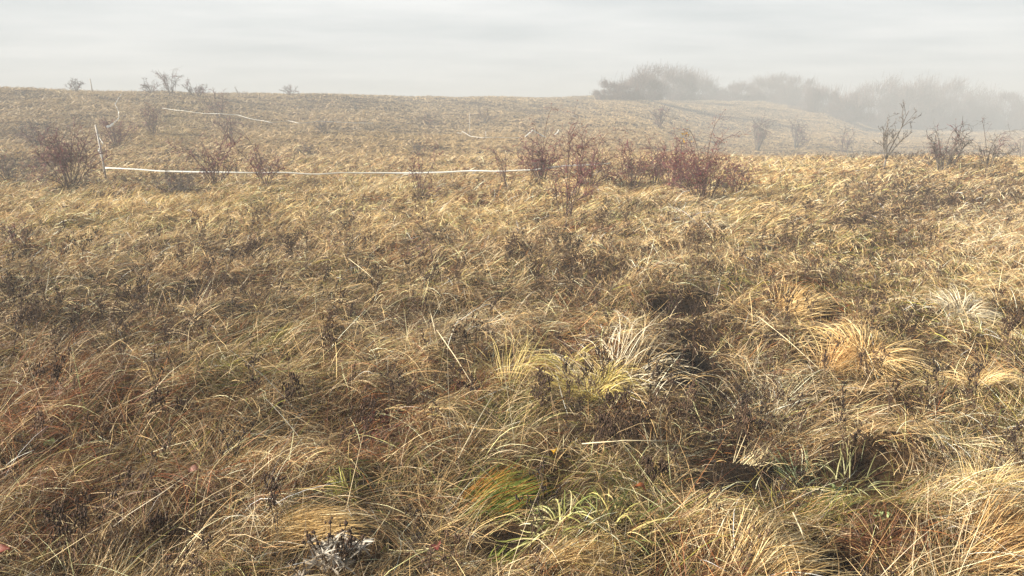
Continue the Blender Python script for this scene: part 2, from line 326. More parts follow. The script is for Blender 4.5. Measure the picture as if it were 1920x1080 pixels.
# near: under layer, long straw, erect stalks
NW = lambda a, b: (lambda y: np.maximum(a, b*y))
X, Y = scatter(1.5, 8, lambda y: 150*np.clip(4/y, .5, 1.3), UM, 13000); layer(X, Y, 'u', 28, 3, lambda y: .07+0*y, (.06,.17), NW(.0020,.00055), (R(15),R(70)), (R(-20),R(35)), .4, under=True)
X, Y = scatter(1.5, 8, lambda y: 62*np.clip(4/y, .5, 1.3), UM, 16000); layer(X, Y, 's', 32, 4, lambda y: .055+0*y, (.11,.30), NW(.0021,.00052), (R(12),R(50)), (R(-32),R(6)), .8, curl=.35)
X, Y = scatter(1.5, 8, lambda y: 24*np.clip(4/y, .5, 1.3), UM, 9000); layer(X, Y, 's', 12, 5, lambda y: .10+0*y, (.20,.46), NW(.0023,.00055), (R(15),R(55)), (R(-25),R(18)), .9, curl=.35)
X, Y = scatter(1.5, 8, lambda y: 15*np.clip(4/y, .5, 1.2), UM, 9000); layer(X, Y, 's', 3, 4, lambda y: .08+0*y, (.18,.46), NW(.0022,.0006), (R(25),R(75)), (R(8),R(60)), .7, curl=.12, pale=.5)
# middle
X, Y = scatter(7.5, 24, lambda y: 78*(8/y)**1.05, .82, 22000); layer(X, Y, 's', 19, 3, lambda y: .075+.004*y, (.13,.34), NW(.0033,.00062), (R(18),R(60)), (R(-25),R(15)), .85, curl=.35)
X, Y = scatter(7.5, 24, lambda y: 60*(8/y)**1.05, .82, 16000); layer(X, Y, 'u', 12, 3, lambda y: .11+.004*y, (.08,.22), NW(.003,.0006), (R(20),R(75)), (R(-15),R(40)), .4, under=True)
# far slope
X, Y = scatter(23, 240, lambda y: 15*(24/y)**1.42, .80, 80000); X, Y = seen(X, Y); print('far tussocks', len(X))
layer(X, Y, 's', 12, 3, lambda y: .10+.006*y, (.20,.48), lambda y: .0006*y, (R(15),R(55)), (R(-20),R(25)), .7)
o = grass.build('dry_grass', M_GRASS); o['kind'] = 'stuff'; print('grass faces', len(o.data.polygons))

# ================================================================== tubes, shrubs
def tube(P, r, sides=4):
    P = np.asarray(P, float); n = len(P); T = np.gradient(P, axis=0); T /= np.linalg.norm(T, axis=1, keepdims=True)+1e-9
    ref = np.array([.31, .52, .79]); A = np.cross(T, ref); A /= np.linalg.norm(A, axis=1, keepdims=True)+1e-9; B = np.cross(T, A)
    an = np.arange(sides)*2*math.pi/sides; r = np.broadcast_to(np.asarray(r, float), (n,))
    V = P[:, None] + r[:, None, None]*(np.cos(an)[None, :, None]*A[:, None] + np.sin(an)[None, :, None]*B[:, None])
    i = np.arange(n*sides).reshape(n, sides)
    Q = np.stack([i[:-1], np.roll(i[:-1], -1, 1), np.roll(i[1:], -1, 1), i[1:]], -1).reshape(-1, 4)
    T2 = [(i[-1,0], i[-1,k], i[-1,k+1]) for k in range(1, sides-1)] + [(i[0,0], i[0,k+1], i[0,k]) for k in range(1, sides-1)]
    return V.reshape(-1, 3), Q, T2
def walk(p, d, L, n, wob, g=0., rr=random):
    """a wandering polyline; g bends it up (+) or down (-)"""
    p = np.array(p, float); d = np.array(d, float); d /= np.linalg.norm(d); o = [p.copy()]
    for i in range(n):
        d = d + np.array([rr.gauss(0, wob), rr.gauss(0, wob), rr.gauss(0, wob) + g]); d /= np.linalg.norm(d); p = p + d*L/n; o.append(p.copy())
    return np.array(o)
OCT = np.array([(1,0,0),(-1,0,0),(0,1,0),(0,-1,0),(0,0,1.25),(0,0,-1.25)], float); OCT_T = np.array([(0,2,4),(2,1,4),(1,3,4),(3,0,4),(2,0,5),(1,2,5),(3,1,5),(0,3,5)])
def lump(pile, p, r, C=None):
    v = OCT*r*np.array([random.uniform(.7,1.2) for _ in range(3)]) + p; pile.add(v, None, C, None, OCT_T)
RED = [srgb(*c) for c in ((104,60,64),(116,74,78),(84,52,56),(122,88,88))]
GREY = [srgb(*c) for c in ((92,84,80),(110,98,92),(78,70,68))]
def shrub(px, py, top, wpx, label, style='rose', stems=14, dens=1., red=1., hips=1., arch=(), lean=0., bare=.35, leaves=None, name='rosehip_shrub', cat='shrub', group='rosehip shrubs on the meadow', seed=None):
    random.seed(int(px*7+py) if seed is None else seed); rg = np.random.default_rng(int(px*7+py))
    b = at(px, py); k = depth(b)/F; H = max((py-top)*k, .15); Wd = wpx*k; rb = max(.0075*H/1.5, (.00042 if b[1] < 32 else .00045 if name == 'misty_shrub' else .00030)*b[1]) * (1.0 if style != 'low' else .8)
    t = thing(name, label, cat, b, group); st = Pile(); tw = Pile(); hp = Pile(); nh = 0
    tips = []
    for i in range(stems):
        a = random.uniform(0, 2*math.pi); f = math.sqrt(random.random()); spread = f*Wd*.5
        d = np.array([math.cos(a)*spread*.55 + lean*H*.3, math.sin(a)*spread*.55, H*random.choice((.5,.7,.8,.9,1.,1.06))*random.uniform(.9, 1.05)])
        L = np.linalg.norm(d)*random.uniform(.85, 1.1); p0 = (math.cos(a)*f*Wd*.10, math.sin(a)*f*Wd*.10, -.06)
        P = walk(p0, d, L, 7, .11, -.02 - .09*f); r = rb*random.uniform(.8, 1.5)
        V, Q, T2 = tube(P, np.linspace(r, r*.45, len(P)), 4); st.add(V, Q, None, None, T2)
        tips.append((P, r))
    for dxp, topy in arch:                                             # long arching shoots that stand clear of the bush
        hh = (py-topy)*k; P0 = np.array([0, 0, 0.]); ex = dxp*k
        tt = np.linspace(0, 1, 10); P = np.stack([ex*tt**1.6, .15*np.sin(tt*3), hh*1.04*np.sin(tt*math.pi*.56)/1.0], -1)
        r = rb*.95; V, Q, T2 = tube(P, np.linspace(r*1.1, r*.5, 10), 4); st.add(V, Q, None, None, T2); tips.append((P, r*.6))
    nt_ = int(9*dens)
    for P, r in tips:
        for j in range(nt_):
            f = random.uniform(bare, 1.0)**.8; q_ = f*(len(P)-1); i = min(int(q_), len(P)-2); p = P[i]*(1-(q_-i)) + P[i+1]*(q_-i); dr = P[i+1]-P[i]; dr /= np.linalg.norm(dr)+1e-9
            side = np.array([random.gauss(0,1), random.gauss(0,1), random.gauss(.25,.6)]); d = dr*.7 + side/np.linalg.norm(side)*.9
            L = H*random.uniform(.10, .30); B = walk(p, d, L, 4, .22, -.05); c = (RED if random.random() < red*(.35+.65*f) else GREY)[random.randrange(3)]*random.uniform(.8, 1.2)
            V, Q, T2 = tube(B, np.linspace(r*.55, r*.32, 5), 3); tw.add(V, Q, c, None, T2)
            for m in range(random.randrange(1, 5)):
                pp = B[random.randrange(1, 5)]; s2 = np.array([random.gauss(0,1) for _ in range(3)]); s2 /= np.linalg.norm(s2)
                B2 = walk(pp, (B[-1]-B[0])/L*.6 + s2*.8, L*random.uniform(.3, .6), 2, .2); V, Q, T2 = tube(B2, np.linspace(r*.42, r*.3, 3), 3); tw.add(V, Q, c, None, T2)
                if random.random() < .22*hips:
                    lump(hp, B2[-1] - np.array([0, 0, .01]), max(.009, .00032*b[1])*random.uniform(.8, 1.2)); nh += 1
    st.build('stems', M_STEM if red > .3 else M_GREYSTEM, t); tp = tw.build('twigs', M_TWIG, t)
    if nh: hp.build('rose_hips', M_HIP, tp)['kind'] = 'stuff'
    if leaves:
        lv = Pile(); lx, ly, ln = leaves
        for _ in range(ln):
            c = np.array([(lx+random.gauss(0,6))*k, random.gauss(0,.08), (ly+random.gauss(0,5))*k]); d = np.array([random.gauss(0,1) for _ in range(3)]); d /= np.linalg.norm(d); s2 = np.cross(d, (.3,.5,.8)); L = random.uniform(.03,.06)
            lv.add(np.array([c, c+d*L*.5+s2*L*.35, c+d*L, c+d*L*.5-s2*L*.35]), [(0,1,2,3)])
        lv.build('leaves', M_YLEAF, tp)['kind'] = 'stuff'
    return t
SH = shrub
SH(132,352,240,95,'large dense crimson rosehip shrub left of the leaning grey stake',stems=30,dens=1.5,red=1.,hips=1.6,lean=.1)
SH(222,275,220,70,'crimson rosehip shrub right behind the tall grey stake',stems=18,dens=1.3,hips=1.4)
SH(288,254,200,52,'vase shaped mauve shrub upslope from the tape, with greenish base',stems=18,dens=1.2,red=.7,hips=.5)
SH(404,347,250,75,'pinkish rosehip shrub crossed by the long tape, left one of the pair',stems=17,dens=1.2,hips=1.)
SH(497,352,268,70,'open rosehip shrub crossed by the long tape, right one of the pair',stems=14,dens=1.1,hips=1.)
SH(432,268,208,62,'thin hazy mauve shrub behind the back tape on the left slope',stems=14,dens=.9,red=.6,hips=.3)
SH(412,222,170,46,'small mauve shrub just under the ridge above the back tape',stems=12,dens=.9,red=.7,hips=.3)
SH(787,368,292,52,'small rosehip shrub astride the middle of the long tape',stems=9,dens=1.,arch=((22,272),),hips=1.)
SH(948,362,285,46,'wispy rosehip shrub with few thin arching stems before the tape',stems=5,dens=.9,arch=((-42,282),(-28,290)),hips=.8)
SH(1014,345,262,74,'dense rosehip shrub with one tall shoot rising over the white tape peak',stems=24,dens=1.3,arch=((28,212),(-32,262),(24,258),(-18,240)),hips=1.3)
SH(1062,412,256,90,'tall slender rosehip shrub nearest to the camera, with bare lower stems',stems=9,bare=.6,dens=1.6,arch=((10,268),(30,285)),hips=1.2)
SH(1105,352,258,96,'broad rosehip shrub hiding the right end of the long tape',stems=24,dens=1.2,arch=((60,250),),hips=1.4,lean=.2)
SH(1185,362,268,100,'leaning rosehip shrub with a dark crooked stem right of the tape end',stems=22,dens=1.2,arch=((-40,268),(-22,290)),hips=1.)
SH(1258,356,264,90,'mauve rosehip shrub tucked behind the largest one of the middle row',stems=22,dens=1.2,hips=.8)
SH(1320,380,262,150,'largest fan shaped rosehip shrub with many stems and long arching shoots',stems=44,dens=1.2,arch=((30,232),(60,262),(-48,250),(-60,280),(85,330)),hips=1.2,leaves=(-40,124,26))
SH(1374,368,300,84,'low spreading rosehip shrub at the right foot of the largest one',stems=14,dens=1.1,arch=((60,320),),hips=1.)
SH(1226,354,286,62,'sparse rosehip shrub between the leaning one and the mauve tucked one',stems=10,dens=1.,arch=((-20,262),),hips=.8)
SH(612,250,216,42,'low grey bush beside the right end of the back tape',style='low',stems=16,dens=1.,red=.1,hips=0,name='grey_bush',group='grey bushes on the slope')
SH(785,297,264,34,'small spiky grey bush in the golden grass of the middle slope',style='low',stems=12,dens=.9,red=.1,hips=0,name='grey_bush',group='grey bushes on the slope')
SH(580,296,264,34,'pale grey bush halfway between the two tapes',style='low',stems=12,dens=.9,red=.25,hips=0,name='grey_bush',group='grey bushes on the slope')
SH(330,364,322,92,'dark low spreading bush under the left part of the long tape',style='low',stems=30,dens=1.,red=.1,hips=0,name='grey_bush',group='grey bushes on the slope')
SH(22,345,288,80,'dark grey bush at the left edge of the meadow',style='low',stems=20,dens=1.,red=.15,hips=0,name='grey_bush',group='grey bushes on the slope')
SH(70,272,232,90,'purplish grey bush upslope of the large crimson shrub',style='low',stems=20,dens=1.,red=.4,hips=.2,name='grey_bush',group='grey bushes on the slope')
SH(665,204,183,16,'tiny thin dark shrub alone below the ridge',stems=7,dens=.7,red=.2,hips=0,name='grey_bush',group='grey bushes on the slope')
SH(808,240,203,30,'faint slender shrub on the misty middle slope',stems=10,dens=.8,red=.4,hips=0,name='grey_bush',group='grey bushes on the slope')
SH(906,232,200,34,'faint grey shrub left of the fog, over the golden band',stems=12,dens=.8,red=.3,hips=0,name='grey_bush',group='grey bushes on the slope')
# on the ridge
g_ = 'bare shrubs on the skyline'
SH(141,169,143,30,'small bare shrub on the skyline left of the upright post',stems=18,dens=.8,red=.3,hips=0,name='bare_shrub',group=g_)
SH(284,174,148,36,'spreading bare shrub on the skyline, left in the ridge cluster',stems=18,dens=.7,red=.4,hips=0,name='bare_shrub',group=g_)
SH(322,178,134,38,'tallest bare shrub on the skyline, above the left slope',stems=18,dens=.8,red=.5,hips=.3,arch=((10,133),),name='bare_shrub',group=g_)
SH(368,182,152,62,'wide rounded bare shrub on the skyline, right in the ridge cluster',stems=20,dens=.9,red=.5,hips=.2,name='bare_shrub',group=g_)
SH(450,178,163,26,'lowest sparse bare shrub on the skyline with bent shoots',stems=5,dens=.5,red=.4,hips=0,name='bare_shrub',group=g_)
SH(545,180,159,30,'round bare shrub alone on the skyline above the back tape',stems=14,dens=.9,red=.4,hips=0,name='bare_shrub',group=g_)
# misty right side
g_ = 'bare shrubs fading into the mist'
SH(1236,240,200,46,'pale shrub in the mist halfway up the slope behind the largest shrub',stems=14,dens=.9,red=.5,hips=0,name='misty_shrub',group=g_)
SH(1420,282,214,34,'narrow upright grey shrub in the mist behind the near crest',stems=12,dens=1.,red=.2,hips=0,name='misty_shrub',group=g_)
SH(1492,278,226,50,'rounded grey shrub in the mist, right of the narrow upright one',stems=14,dens=1.,red=.3,hips=0,name='misty_shrub',group=g_)
SH(1583,286,244,40,'small faint shrub in the mist left of the bare sapling',stems=10,dens=.8,red=.4,hips=0,name='misty_shrub',group=g_)
SH(1768,322,240,92,'dark grey briar thicket on the near crest right of the bare sapling',stems=28,dens=1.1,red=.2,hips=.3,arch=((40,238),(-30,245)),name='briar_shrub',group='dark briars on the near crest')
SH(1852,316,238,62,'open briar with long arching canes on the near crest',stems=8,dens=.9,red=.3,hips=.5,arch=((-24,232),(45,250),(30,262)),name='briar_shrub',group='dark briars on the near crest')
SH(1918,300,232,40,'briar cut by the right edge on the near crest',stems=7,dens=.8,red=.3,hips=.4,arch=((10,230),),name='briar_shrub',group='dark briars on the near crest')
SH(35,470,388,50,'small reddish briar shoots in straw at the left edge',stems=6,dens=.8,red=.8,hips=0,name='briar_shrub',group='briar shoots in the near grass')
SH(812,500,395,110,'long leaning leafless briar cane in the middle grass',stems=3,dens=.9,red=.5,hips=0,arch=((-95,400),(-55,420)),name='briar_shrub',group='briar shoots in the near grass')
SH(1060,700,585,60,'dark red briar shoots inside the yellow green tuft',stems=5,dens=.7,red=.9,hips=0,name='briar_shrub',group='briar shoots in the near grass')

# bare sapling
def sapling(px, py, top, label):
    random.seed(77); b = at(px, py); k = depth(b)/F; H = (py-top)*k
    t = thing('bare_sapling', label, 'tree', b); tr = Pile(); br = Pile()
    r0 = .024
    fork = np.array([.02, 0, H*.2])
    P = np.array([(-.02,0,-.08),(0,0,H*.08),fork]); V,Q,T2 = tube(P,[r0*1.3,r0*1.1,r0],6); tr.add(V,Q,None,None,T2)
    limbs = [((-.42,.1,1.),.62,.013),((.34,-.1,1.),.86,.016),((.02,.2,1.),.72,.013),((-.12,-.25,1.),.45,.010),((.62,.2,.9),.6,.010)]
    def sub(P, r, lv):
        V,Q,T2 = tube(P, np.linspace(r, max(r*.40,.003), len(P)), 5 if lv == 0 else 3); br.add(V,Q,None,None,T2)
        if lv > 2: return
        for j in range((7, 5, 3)[lv]):
            f = random.uniform(.25, .98); i = min(int(f*(len(P)-1)), len(P)-2); p = P[i]+(P[i+1]-P[i])*random.random(); d = P[i+1]-P[i]; d /= np.linalg.norm(d); L = np.linalg.norm(P[-1]-P[0])
            s = np.array([random.gauss(0,1), random.gauss(0,1), random.gauss(.2,.5)]); s /= np.linalg.norm(s)
            sub(walk(p, d*.8+s*.8+np.array([0,0,.15]), L*random.uniform(.28,.5)*(1-.3*f), 5, .13, .05), max(r*.5,.0035), lv+1)
    for d, l, r in limbs: sub(walk(fork, d, H*l, 7, .09, .05), r, 0)
    tr.build('trunk', M_GREYSTEM, t, True); br.build('branches', M_GREYSTEM, t)
sapling(1657, 322, 212, 'slender bare sapling with forked stem on the near crest against the mist')

# ================================================================== misty trees
TWC = [srgb(*c) for c in ((102,86,82),(90,76,74),(114,94,90),(82,72,71))]
def mist_tree(px, py, top, wpx, label, seed, spiky=.3, lop=0.):
    rg = np.random.default_rng(seed); random.seed(seed); b = at(px, py); k = depth(b)/F; H = (py-top)*k; Wd = wpx*k
    t = thing('misty_tree', label, 'tree', b, 'bare trees standing in the fog'); tr = Pile(); cr = Pile()
    for i in range(7):
        a = random.uniform(0, 6.28); f = random.random()
        P = walk((math.cos(a)*Wd*.18*f, math.sin(a)*Wd*.12*f, -.3), (math.cos(a)*Wd*.35*f, math.sin(a)*Wd*.3*f, H*.7), H*.75, 6, .10); V, Q, T2 = tube(P, np.linspace(.13, .04, 7), 5); tr.add(V, Q, None, None, T2)
    # clumps on a lumpy dome, twigs grow up and outward through them
    nc = 34; ca = rg.uniform(0, 2*math.pi, nc); cf = np.sqrt(rg.random(nc)); cz = np.where(np.arange(nc) < 10, rg.uniform(0, .15, nc), rg.uniform(.06, .80, nc))
    env = np.sqrt(np.clip(1-(cz/1.0)**2, 0, 1)); cx = np.cos(ca)*cf*env*Wd*.5*(1+.15*rg.normal(size=nc)) + lop*Wd*cz*.3; cy = np.sin(ca)*cf*env*Wd*.42; cz = cz*H*rg.uniform(.70, 1.10, nc)
    n = 10000; ci = rg.integers(0, nc, n); s = H*rg.uniform(.05, .13, nc)[ci]
    x = b[0]+cx[ci]+rg.normal(size=n)*s*1.1; y = b[1]+cy[ci]+rg.normal(size=n)*s; z = b[2]+np.clip(cz[ci]+rg.normal(size=n)*s*.8, 0, None)
    az = np.arctan2(x-b[0], y-b[1])+rg.normal(size=n)*.9; L = H*rg.uniform(.06, .19, n); e0 = rg.uniform(R(15), R(85), n); e1 = e0+rg.normal(size=n)*.35
    V, Q = blades(x, y, az, e0, e1, L, np.full(n, .00016*depth(b)*2.2)*rg.uniform(.6, 1.4, n), 3, p=1, on_ground=False, z0=z, taper=.7)
    cr.add(V-b, Q, np.array(TWC)[rg.integers(0, 4, n)]*rg.uniform(.8, 1.2, (n, 1)), per=8)
    m = int(40+90*spiky); x = b[0]+rg.normal(size=m)*Wd*.22; y = b[1]+rg.normal(size=m)*Wd*.15; z = np.full(m, b[2])+H*rg.uniform(.5, .72, m)
    V, Q = blades(x, y, rg.uniform(0, 6.28, m), np.full(m, R(78)), rg.uniform(R(60), R(88), m), H*rg.uniform(.2, .36, m), np.full(m, .0005*depth(b)), 4, on_ground=False, z0=z)
    if m: cr.add(V-b, Q, np.array(TWC)[rg.integers(0, 4, m)], per=10)
    tr.build('trunk', M_GREYSTEM, t); cr.build('crown', M_TWIG, t)
MT = mist_tree
MT(1158,188,150,84,'low bushy left shoulder of the leftmost foggy clump',1)
MT(1205,188,128,90,'rounded bushy tree in the leftmost foggy clump, beside its low shoulder',2)
MT(1262,188,124,100,'tallest tree of the leftmost foggy clump with a wispy top',3,1.0)
MT(1308,188,134,80,'right hand end tree of the leftmost foggy clump',4)
MT(1388,190,152,84,'low left tree of the middle foggy clump',5,.1)
MT(1440,191,138,90,'middle tree of the middle foggy clump',6,.2)
MT(1494,191,134,88,'highest broad domed tree of the middle foggy clump',7,.1)
MT(1540,211,156,100,'spiky shrubby tree between the middle and right foggy clumps',8,1.)
MT(1588,229,172,90,'spiky low tree at the left foot of the big right foggy clump',14,.8)
MT(1640,240,152,110,'left domed tree of the big right foggy clump',9,.3)
MT(1700,242,148,110,'second dome of the big right foggy clump, behind the sapling top',10,.3)
MT(1755,242,144,110,'highest dome of the big right foggy clump',11,.3)
MT(1820,243,162,110,'lower sloping tree of the right foggy clump, right of its highest dome',12,.3)
MT(1884,244,174,110,'palest lowest tree of the right foggy clump near the picture edge',13,.4)

# ================================================================== stakes and tape
def stake(px, py, top, dxp, label, r=.022, group='stakes of the taped course'):
    b = at(px, py); k = depth(b)/F; H = (py-top)*k
    P = [(0,0,-.15),(dxp*k*.45,0,H*.5),(dxp*k,0,H)]; V,Q,T2 = tube(P, [r,r*.97,r*.93], 8)
    o = build('stake', V, Q, T2, M_POST); o.location = b; tag(o, label, 'stake', group); return b, k
stake(200,338,236,-9,'tall grey leaning stake at the left end of the long tape', .026)
stake(173,169,145,-2,'pale upright post standing on the skyline', .05)
stake(881,258,214,0,'thin dark stake at the left end of the short tape below the fog', .02)
stake(911,262,246,0,'shortest thin stake beside the short tape below the fog', .02)
M_TAPE2 = material('greyer white tape', srgb(196,194,188), .5, .3, transl=.2)  # duller, greyer white for the far tapes
def tape(pts, label, width=.075, sag=0., group='white barrier tapes'):
    """pts: pixel x, pixel y, depth m"""
    P = []
    for px, py, Y in pts:
        Y = float(far(Y)); s = float(s_of_py(py)); u = (px-CX)/F*(math.cos(PITCH)-s*math.sin(PITCH)); P.append((u*Y, Y, EYE+s*Y))
    P = np.array(P); d = np.concatenate([[0], np.cumsum(np.linalg.norm(np.diff(P, axis=0), axis=1))]); n = max(8, int(d[-1]/.12)); q = np.linspace(0, d[-1], n)
    P = np.stack([np.interp(q, d, P[:, i]) for i in range(3)], -1)
    P[:, 2] += (vnoise(q*1.3+3, q*0)-.5)*.05
    T = np.gradient(P, axis=0); T /= np.linalg.norm(T, axis=1, keepdims=True)+1e-9
    up = np.array([0,0,1.]); N = np.cross(T, up); N /= np.linalg.norm(N, axis=1, keepdims=True)+1e-9; U = np.cross(N, T)
    tw = (fbm(q*.5, q*0+7, 3)-.5)*2.6; A = U*np.cos(tw)[:, None]+N*np.sin(tw)[:, None]; B = np.cross(T, A); h = width/2; e = .0012; width = width*(.9 if float(P[0][1]) > 30 else .85); h = width/2
    V = np.stack([P-A*h-B*e, P+A*h-B*e, P+A*h+B*e, P-A*h+B*e], 1); i = np.arange(n*4).reshape(n, 4)
    Q = np.stack([i[:-1], np.roll(i[:-1], -1, 1), np.roll(i[1:], -1, 1), i[1:]], -1).reshape(-1, 4); Q = np.vstack([Q, [i[0][::-1]], [i[-1]]])
    b = P[0].copy(); o = build('barrier_tape', V.reshape(-1, 3)-b, Q, None, M_TAPE2 if P[0][1] > 30 else M_TAPE); o.location = b; return tag(o, label, 'barrier tape', group)
tape([(197,315,19.6),(300,319,19.4),(450,323.5,19.2),(600,325.5,19),(760,324.5,19),(880,322,18.9),(1000,317,18.5),(1070,311.5,18.5),(1145,306.5,18.6)],'long white tape stretched low across the meadow from the grey stake', .044)
tape([(198,316,20.55),(191,297,20.8),(184,279,21),(191,274,20.7),(193,268,20.5),(184,254,20.9),(186,251,20.7)],'crumpled white tape end hanging down the grey stake', .085)
tape([(200,239,21),(212,232,24),(223,222,28),(222,209,31),(216,196,34.5),(221,186,38),(229,175,43)],'loose white tape running upslope behind the crimson shrub to the ridge', .075)
tape([(305,203,43.5),(340,207,42),(380,213,40),(412,213,39.6),(445,216,39.6),(470,222,39),(508,230,38.5),(540,227,38.8),(560,231,38.2),(600,227,38.8),(640,230,39),(665,231,39.4),(700,230,40)],'sagging white tape lying along the back of the left slope', .036)
tape([(858,249,41),(864,251,41),(866,246,41),(883,255,40),(905,258,39.5),(930,257,39.5),(960,259,39.5),(976,258,39.5)],'short white tape strung low beside the thin dark stake', .036)
tape([(984,257,38),(992,250,38),(1000,243,38),(1000.5,241,38),(1002,246,38),(1010,250,38),(1024,257,38)],'white tape caught in a peaked tent shape above the rosehip shrubs', .07)
tape([(1040,253,38),(1045,249,38),(1048,243,38)],'smallest white tape scrap right of the peaked one', .07)

# ================================================================== grass tufts that stand out
def tuft(px, py, rpx, hpx, n, label, cols, wmul=1., lean=None, lw=0., e0=(35,80), e1=(-35,10), name='grass_tuft', group='tufts standing out of the meadow', K=6, curl=.4, rs=.25):
    rg = np.random.default_rng(int(px*3+py)); b = at(px, py); k = depth(b)/F; L0 = max(rpx*1.25, hpx*1.3)*k; n = int(n)
    rr = rpx*k*rs; ox = rg.normal(size=n)*rr; oy = rg.normal(size=n)*rr*.8; x = b[0]+ox; y = b[1]+oy
    vx = ox/rr + rg.normal(size=n)*.5; vy = oy/rr + rg.normal(size=n)*.5
    if lean is not None: vx = vx*(1-lw)+math.sin(lean)*lw*2; vy = vy*(1-lw)+math.cos(lean)*lw*2
    L = L0*rg.uniform(.55, 1.15, n); C = np.array([srgb(*c) for c in cols])[rg.integers(0, len(cols), n)]*rg.uniform(.85, 1.15, (n, 1))
    V, Q = blades(x, y, np.arctan2(vx, vy), np.radians(rg.uniform(*e0, n)), np.radians(rg.uniform(*e1, n)), L, np.maximum(.003, .00075*b[1])*wmul*rg.uniform(.6, 1.3, n), K, curl=rg.normal(size=n)*curl)
    p = Pile(); p.add(V-b, Q, C, per=(K+1)*2); o = p.build(name, M_GRASS); o.location = b; return tag(o, label, 'grass tuft', group)
BLOND = ((232,202,148),(220,186,128),(238,212,164),(206,170,112)); PALE = ((230,218,190),(216,200,166),(238,228,206),(196,176,138)); YEL = ((222,200,120),(204,184,100),(228,208,140),(176,164,88),(150,130,80)); GRN = ((104,122,48),(88,108,40),(130,134,58),(150,140,64)); RUST = ((112,76,48),(88,56,38),(136,96,60),(72,48,34))
WR = R(80)
tuft(1622,672,75,42,420,'bright blond fountain shaped tuft on the right, at mid depth',BLOND+((176,142,92),),e0=(22,66),e1=(-40,0),wmul=1.2,rs=.24)
tuft(1560,690,42,40,220,'dull orange tuft leaning left of the blond fountain tuft',((208,168,112),(192,150,96),(218,184,130)),lean=R(60),lw=.6)
tuft(1478,590,60,36,300,'blond tuft combed to the right, upslope of the blond fountain tuft',BLOND,lean=R(80),lw=.5)
tuft(1838,722,60,48,150,'sparse blond tuft with arching blades at the right edge',BLOND,lean=R(70),lw=.4)
tuft(1800,592,50,22,280,'pale mounded pinkish tuft near the right edge',PALE)
tuft(1165,700,85,50,330,'large bleached whitish tuft beside the bare dark hollow',PALE+((150,122,84),(190,160,110)),lean=R(60),lw=.2,e0=(10,75),e1=(-40,40),rs=.6,wmul=1.2,curl=.7)
tuft(1110,745,55,60,330,'yellow green tuft in front of the bleached whitish tuft',YEL,wmul=1.4,rs=.4,curl=.8,e1=(-70,-10))
tuft(1055,690,45,50,200,'dull yellow tuft around the red briar shoots',YEL,wmul=1.3,e1=(-60,0))
tuft(960,720,40,90,50,'sparse tall yellow stalks left of the yellow green tuft',((224,202,132),(206,184,112)),lean=R(40),lw=.4,e0=(50,88),e1=(5,75),wmul=.8,rs=.4)
tuft(905,950,80,40,700,'fine green to orange tuft combed to the right, bottom centre',GRN+((170,112,52),(182,128,60)),lean=R(72),lw=.85,e0=(25,55),e1=(-10,20),rs=.3)
tuft(1040,985,50,60,70,'broad bladed pale green tuft with drooping tips',((180,176,118),(142,146,80),(200,190,146),(100,108,58)),wmul=2.2,lean=R(-60),lw=.3,e1=(-80,-20),rs=.42)
tuft(1150,985,85,62,120,'broad bladed yellow green tuft right of the drooping pale green one',((164,160,92),(190,176,110),(106,114,58),(204,184,130),(150,124,80)),wmul=1.8,lean=R(60),lw=.25,e1=(-55,10),rs=.45)
tuft(650,930,34,30,60,'small yellow green tuft left of the fine green tuft',((170,172,82),(196,186,100)),wmul=1.8,lean=R(-50),lw=.4,e1=(-50,10))
tuft(1430,1062,110,85,420,'big pale straw bunch beside the bare bank, bottom right',((220,196,146),(200,168,110),(230,212,172),(150,118,76)),lean=R(62),lw=.75,e0=(30,62),e1=(-15,20),rs=.3)
tuft(1400,870,60,60,60,'loose pale straw bunch over the dark bank',((222,206,166),(206,186,140)),lean=R(60),lw=.6,e0=(35,70),e1=(10,45))
tuft(1850,1040,120,70,420,'wide orange straw tussock in the bottom right corner',((206,170,114),(184,144,90),(216,186,136),(140,106,66),(120,90,56)),lean=R(85),lw=.6,e0=(30,70),e1=(-25,10))
tuft(1840,930,60,75,150,'upright pale straw tussock above the bottom right corner',((222,198,146),(208,178,120)),e0=(55,85),e1=(20,65))
tuft(1080,1062,90,45,500,'flattened blond bunch at the bottom edge',((222,194,140),(206,172,112)),lean=R(70),lw=.8,e0=(20,45),e1=(-15,5),rs=.35)
tuft(545,1000,90,40,600,'flattened pale bunch left of the bleached thistle',((218,188,134),(200,166,108)),lean=R(75),lw=.8,e0=(20,45),e1=(-15,5),rs=.35)
tuft(1650,1025,62,30,240,'rusty brown domed tuft between straw tussocks, bottom right',RUST,e1=(-60,-10),rs=.35)
tuft(1590,920,40,30,90,'grey green leafy tuft inside the right hollow',((128,128,84),(150,146,102),(100,102,62)),wmul=1.6,e1=(-60,10),rs=.6)
tuft(1500,912,30,38,60,'blue green leafy tuft at the left rim of the right hollow',((128,138,104),(108,120,84),(160,166,130)),wmul=1.6,e0=(30,80),e1=(-40,30),rs=.55)
tuft(930,1062,34,18,60,'low feathery green tuft at the bottom edge',((140,150,64),(120,134,56)),wmul=2.,lean=R(70),lw=.7,e0=(20,50),e1=(-20,10))

